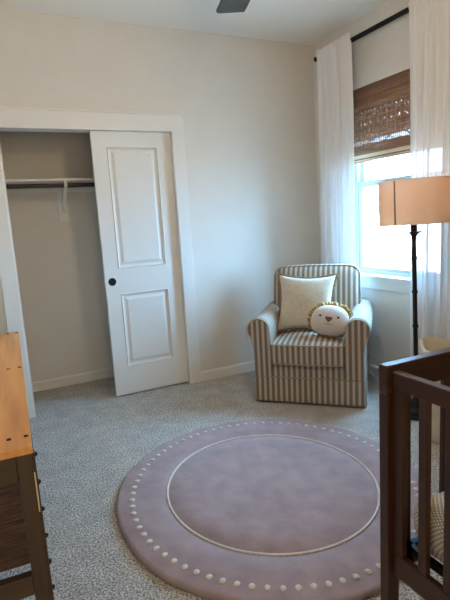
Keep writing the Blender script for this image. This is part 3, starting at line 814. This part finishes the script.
# ------------------------------------------------------------------ fabric hamper
def hamper():
    root = empty('fabric_hamper', (-0.385, -1.775, 0), R(-41.5)); tag(root, 'cream slouchy fabric hamper behind the crib, beside the floor lamp', 'hamper')
    bm = bmesh.new(); n = 72
    def ring(z, h, k):
        out = []
        for i in range(n):
            a = 2*PI*i/n; c, s = math.cos(a), math.sin(a); e = (abs(c)**6+abs(s)**6)**(-1/6)
            w_ = 1 + k*0.035*noise.noise(Vector((c*2.2, s*2.2, z*9)))
            out.append(bm.verts.new((h*c*e*w_, h*s*e*w_, z + (0.008*math.sin(3*a)+0.006*math.sin(7*a))*k*(z > 0.4))))
        return out
    rows = [(0.0, 0.150, 0), (0.02, 0.158, 0.2), (0.12, 0.162, 1), (0.2, 0.160, 1), (0.28, 0.165, 1.2), (0.35, 0.160, 1.5), (0.44, 0.166, 1.6), (0.49, 0.172, 1.3), (0.53, 0.174, 1), (0.545, 0.170, 1), (0.548, 0.162, 1), (0.538, 0.156, 1), (0.40, 0.152, 1), (0.06, 0.148, 0)]
    rs = [ring(*r_) for r_ in rows]
    for A, B in zip(rs, rs[1:]):
        for i in range(n): bm.faces.new((A[i], A[(i+1) % n], B[(i+1) % n], B[i]))
    bm.faces.new(rs[0]); bm.faces.new(rs[-1])
    obj('bag', bm, M['hamper'], root, smooth=True, autosm=70)
    bm = bmesh.new()
    tube(bm, [(-0.05, -0.176, 0.47), (-0.048, -0.186, 0.43), (-0.03, -0.192, 0.40), (0.03, -0.192, 0.40), (0.048, -0.186, 0.43), (0.05, -0.176, 0.47)], 0.006, 6)
    obj('handle', bm, M['hamper'], root, smooth=True)
hamper()

# ------------------------------------------------------------------ crib
def crib():
    X0, X1, Y0, Y1 = -1.76, -0.36, -3.372, -2.638      # outer box
    root = empty('crib', ((X0+X1)/2, (Y0+Y1)/2, 0)); tag(root, 'dark walnut wooden baby crib with slatted sides, at right front', 'crib')
    ox, oy = root.location.x, root.location.y
    def part(name, x0, x1, y0, y1, z0, z1, ax, bev=0.0035):
        return bxo(name, (x0-ox, x1-ox, y0-oy, y1-oy, z0, z1), M['crib_'+ax], root, bev=bev)
    # corner posts
    for px in (X0, X1-0.045):
        for py in (Y0, Y1-0.034): part('post', px, px+0.045, py, py+0.034, 0.0, 0.820, 'z')
    for ya in (Y1-0.034, Y0):       # long sides
        part('top_rail', X0, X1, ya, ya+0.034, 0.8205, 0.905, 'x'); part('bottom_rail', X0+0.0455, X1-0.0455, ya+0.004, ya+0.030, 0.245, 0.325, 'x')
        x = -1.688
        while x+0.030 < X1-0.06:
            part('slat', x, x+0.030, ya+0.009, ya+0.025, 0.3255, 0.820, 'z', 0.002); x += 0.084
    for xa in (X0+0.018, X1-0.038):  # short ends
        ye0, ye1 = Y0+0.0345, Y1-0.0345
        part('end_top_rail', xa-0.002, xa+0.024, ye0, ye1, 0.838, 0.889, 'y'); part('end_bottom_rail', xa, xa+0.020, ye0, ye1, 0.250, 0.324, 'y')
        part('end_stile', xa, xa+0.020, ye1-0.037, ye1, 0.3245, 0.8375, 'z', 0.0025); part('end_stile', xa, xa+0.020, ye0, ye0+0.037, 0.3245, 0.8375, 'z', 0.0025)
        y = -2.766
        while y-0.029 > ye0+0.037+0.02:
            part('end_slat', xa+0.001, xa+0.019, y-0.029, y, 0.3245, 0.8375, 'z', 0.0025); y -= 0.084
    # metal bed support hung on corner brackets
    bm = bmesh.new(); zb = 0.349; sx0, sx1, sy0, sy1 = X0+0.055-ox, X1-0.055-ox, Y0+0.045-oy, Y1-0.045-oy
    for (a, b, c_, d) in ((sx0, sx0+0.018, sy0, sy1), (sx1-0.018, sx1, sy0, sy1), (sx0, sx1, sy0, sy0+0.018), (sx0, sx1, sy1-0.018, sy1)): box(bm, a, b, c_, d, zb-0.022, zb)
    for k in range(1, 9):
        xx = sx0+(sx1-sx0)*k/9; box(bm, xx-0.004, xx+0.004, sy0, sy1, zb-0.012, zb-0.004)
    for sx_ in (sx0, sx1-0.004):
        for sy_ in (sy0, sy1-0.03): box(bm, sx_, sx_+0.004, sy_, sy_+0.045, zb-0.085, zb)
    ms = obj('mattress_support', bm, M['black'], root); ms['label'] = 'black metal mattress support'
    for sx_ in (sx0-0.004, sx1+0.004):
        for sy_ in (sy0+0.015, sy1-0.015):
            bm = bmesh.new(); lathe(bm, [(0.008, -0.004), (0.006, 0.004)], 12, (sx_, sy_, zb-0.06), 'x'); obj('bracket_bolt', bm, M['chrome'], ms)
    # mattress
    bm = bmesh.new(); hx, hy, r = 0.656, 0.300, 0.04; n = 10
    def outl(off):
        P = []; rr_ = r+off*0
        for (sx_, sy_, a0) in ((1, 1, 0), (-1, 1, 90), (-1, -1, 180), (1, -1, 270)):
            for k in range(n+1):
                a = R(a0+90*k/n); P.append(((hx-r)*sx_+(r+off)*math.cos(a), (hy-r)*sy_+(r+off)*math.sin(a)))
        return P
    rows = [(0.0, -0.035), (0.012, -0.026), (0.05, -0.008), (0.085, 0.0), (0.12, 0.0), (0.138, -0.006), (0.148, -0.016), (0.152, -0.027), (0.154, -0.036)]
    rs = [[bm.verts.new((x, y, z)) for x, y in outl(off)] for z, off in rows]
    for A, B in zip(rs, rs[1:]):
        for i in range(len(A)): bm.faces.new((A[i], A[(i+1) % len(A)], B[(i+1) % len(A)], B[i]))
    bm.faces.new(rs[0]); bm.faces.new(rs[-1])
    o = obj('crib_mattress', bm, M['dotted'], smooth=True, autosm=60, loc=((X0+X1)/2, (Y0+Y1)/2, zb))
    tag(o, 'crib mattress in a cream dotted sheet inside the dark crib', 'mattress')
crib()

# ------------------------------------------------------------------ rustic console
def console():
    # local: x = 0 right edge, +y towards the closet, near right corner of the top at the origin
    p0 = Vector((-2.678, -2.281, 0)); p1 = Vector((-2.627, -0.547, 0)); ang = math.atan2(p1.y-p0.y, p1.x-p0.x)-PI/2
    root = empty('console_table', p0, ang); tag(root, 'rustic orange-brown wooden console table with iron nail heads, at left', 'console table')
    Lg = (p1-p0).length; W = 0.44; zt = 0.750
    bm = bmesh.new()
    for i in range(3):    # three planks lying lengthwise
        a = -W + W*i/3; box(bm, a+0.0006, a+W/3-0.0006, 0, Lg, zt-0.020, zt, bev=0.003)
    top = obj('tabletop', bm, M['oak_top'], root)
    for yy in (0.085, 0.88, Lg-0.045):
        for xx in (-0.014, -0.060, -0.16, -0.28, -0.40, -0.425):
            bm = bmesh.new(); lathe(bm, [(0.0072, -0.001), (0.0066, 0.0022), (0.003, 0.004), (0.0003, 0.0043)], 10); obj('nail', bm, M['nail'], top, smooth=True, loc=(xx, yy, zt))
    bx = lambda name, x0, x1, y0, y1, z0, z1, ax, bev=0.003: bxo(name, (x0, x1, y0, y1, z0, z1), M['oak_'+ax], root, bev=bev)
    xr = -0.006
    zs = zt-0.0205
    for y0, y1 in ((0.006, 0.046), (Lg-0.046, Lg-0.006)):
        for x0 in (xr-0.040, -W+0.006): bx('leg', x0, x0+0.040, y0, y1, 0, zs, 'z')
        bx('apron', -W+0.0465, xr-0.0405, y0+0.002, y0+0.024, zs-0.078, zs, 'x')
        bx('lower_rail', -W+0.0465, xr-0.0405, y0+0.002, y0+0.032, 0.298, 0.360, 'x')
        bm = bmesh.new(); box(bm, -W+0.047, xr-0.041, y0+0.012, y0+0.020, 0.395, zs-0.079)
        bmesh.ops.subdivide_edges(bm, edges=bm.edges, cuts=0)
        obj('reed_panel', bm, M['reed'], root)
    for x0, x1 in ((xr-0.026, xr-0.004), (-W+0.010, -W+0.032)):
        bx('side_apron', x0, x1, 0.0465, Lg-0.0465, zs-0.078, zs, 'y'); bx('side_rail', x0, x1, 0.0465, Lg-0.0465, 0.298, 0.360, 'y')
        bm = bmesh.new(); box(bm, x0+0.008, x1-0.008, 0.047, Lg-0.047, 0.395, zs-0.079); obj('reed_panel', bm, M['reed'], root)
    bare = bxo('lit_bare_edge', (xr+0.0002, xr+0.004, 0.006, 0.0155, 0.55, 0.668), M['bare'], root, bev=0.001); bare['label'] = 'bare wood edge on the leg, window light painted into its pale colour'  # unpainted sliver, its window-lit brightness put into the colour
    # nailed strip down the outer face of the near right leg
    st = bx('nailed_strip', xr+0.0002, xr+0.009, 0.016, 0.040, 0.0, zs-0.004, 'z', 0.002)
    for k in range(8):
        bm = bmesh.new(); lathe(bm, [(0.0075, 0.0), (0.007, 0.004), (0.003, 0.007), (0.0003, 0.008)], 10, axis='x'); obj('nail', bm, M['nail'], st, smooth=True, loc=(xr+0.009, 0.028, 0.715-k*0.085))
console()
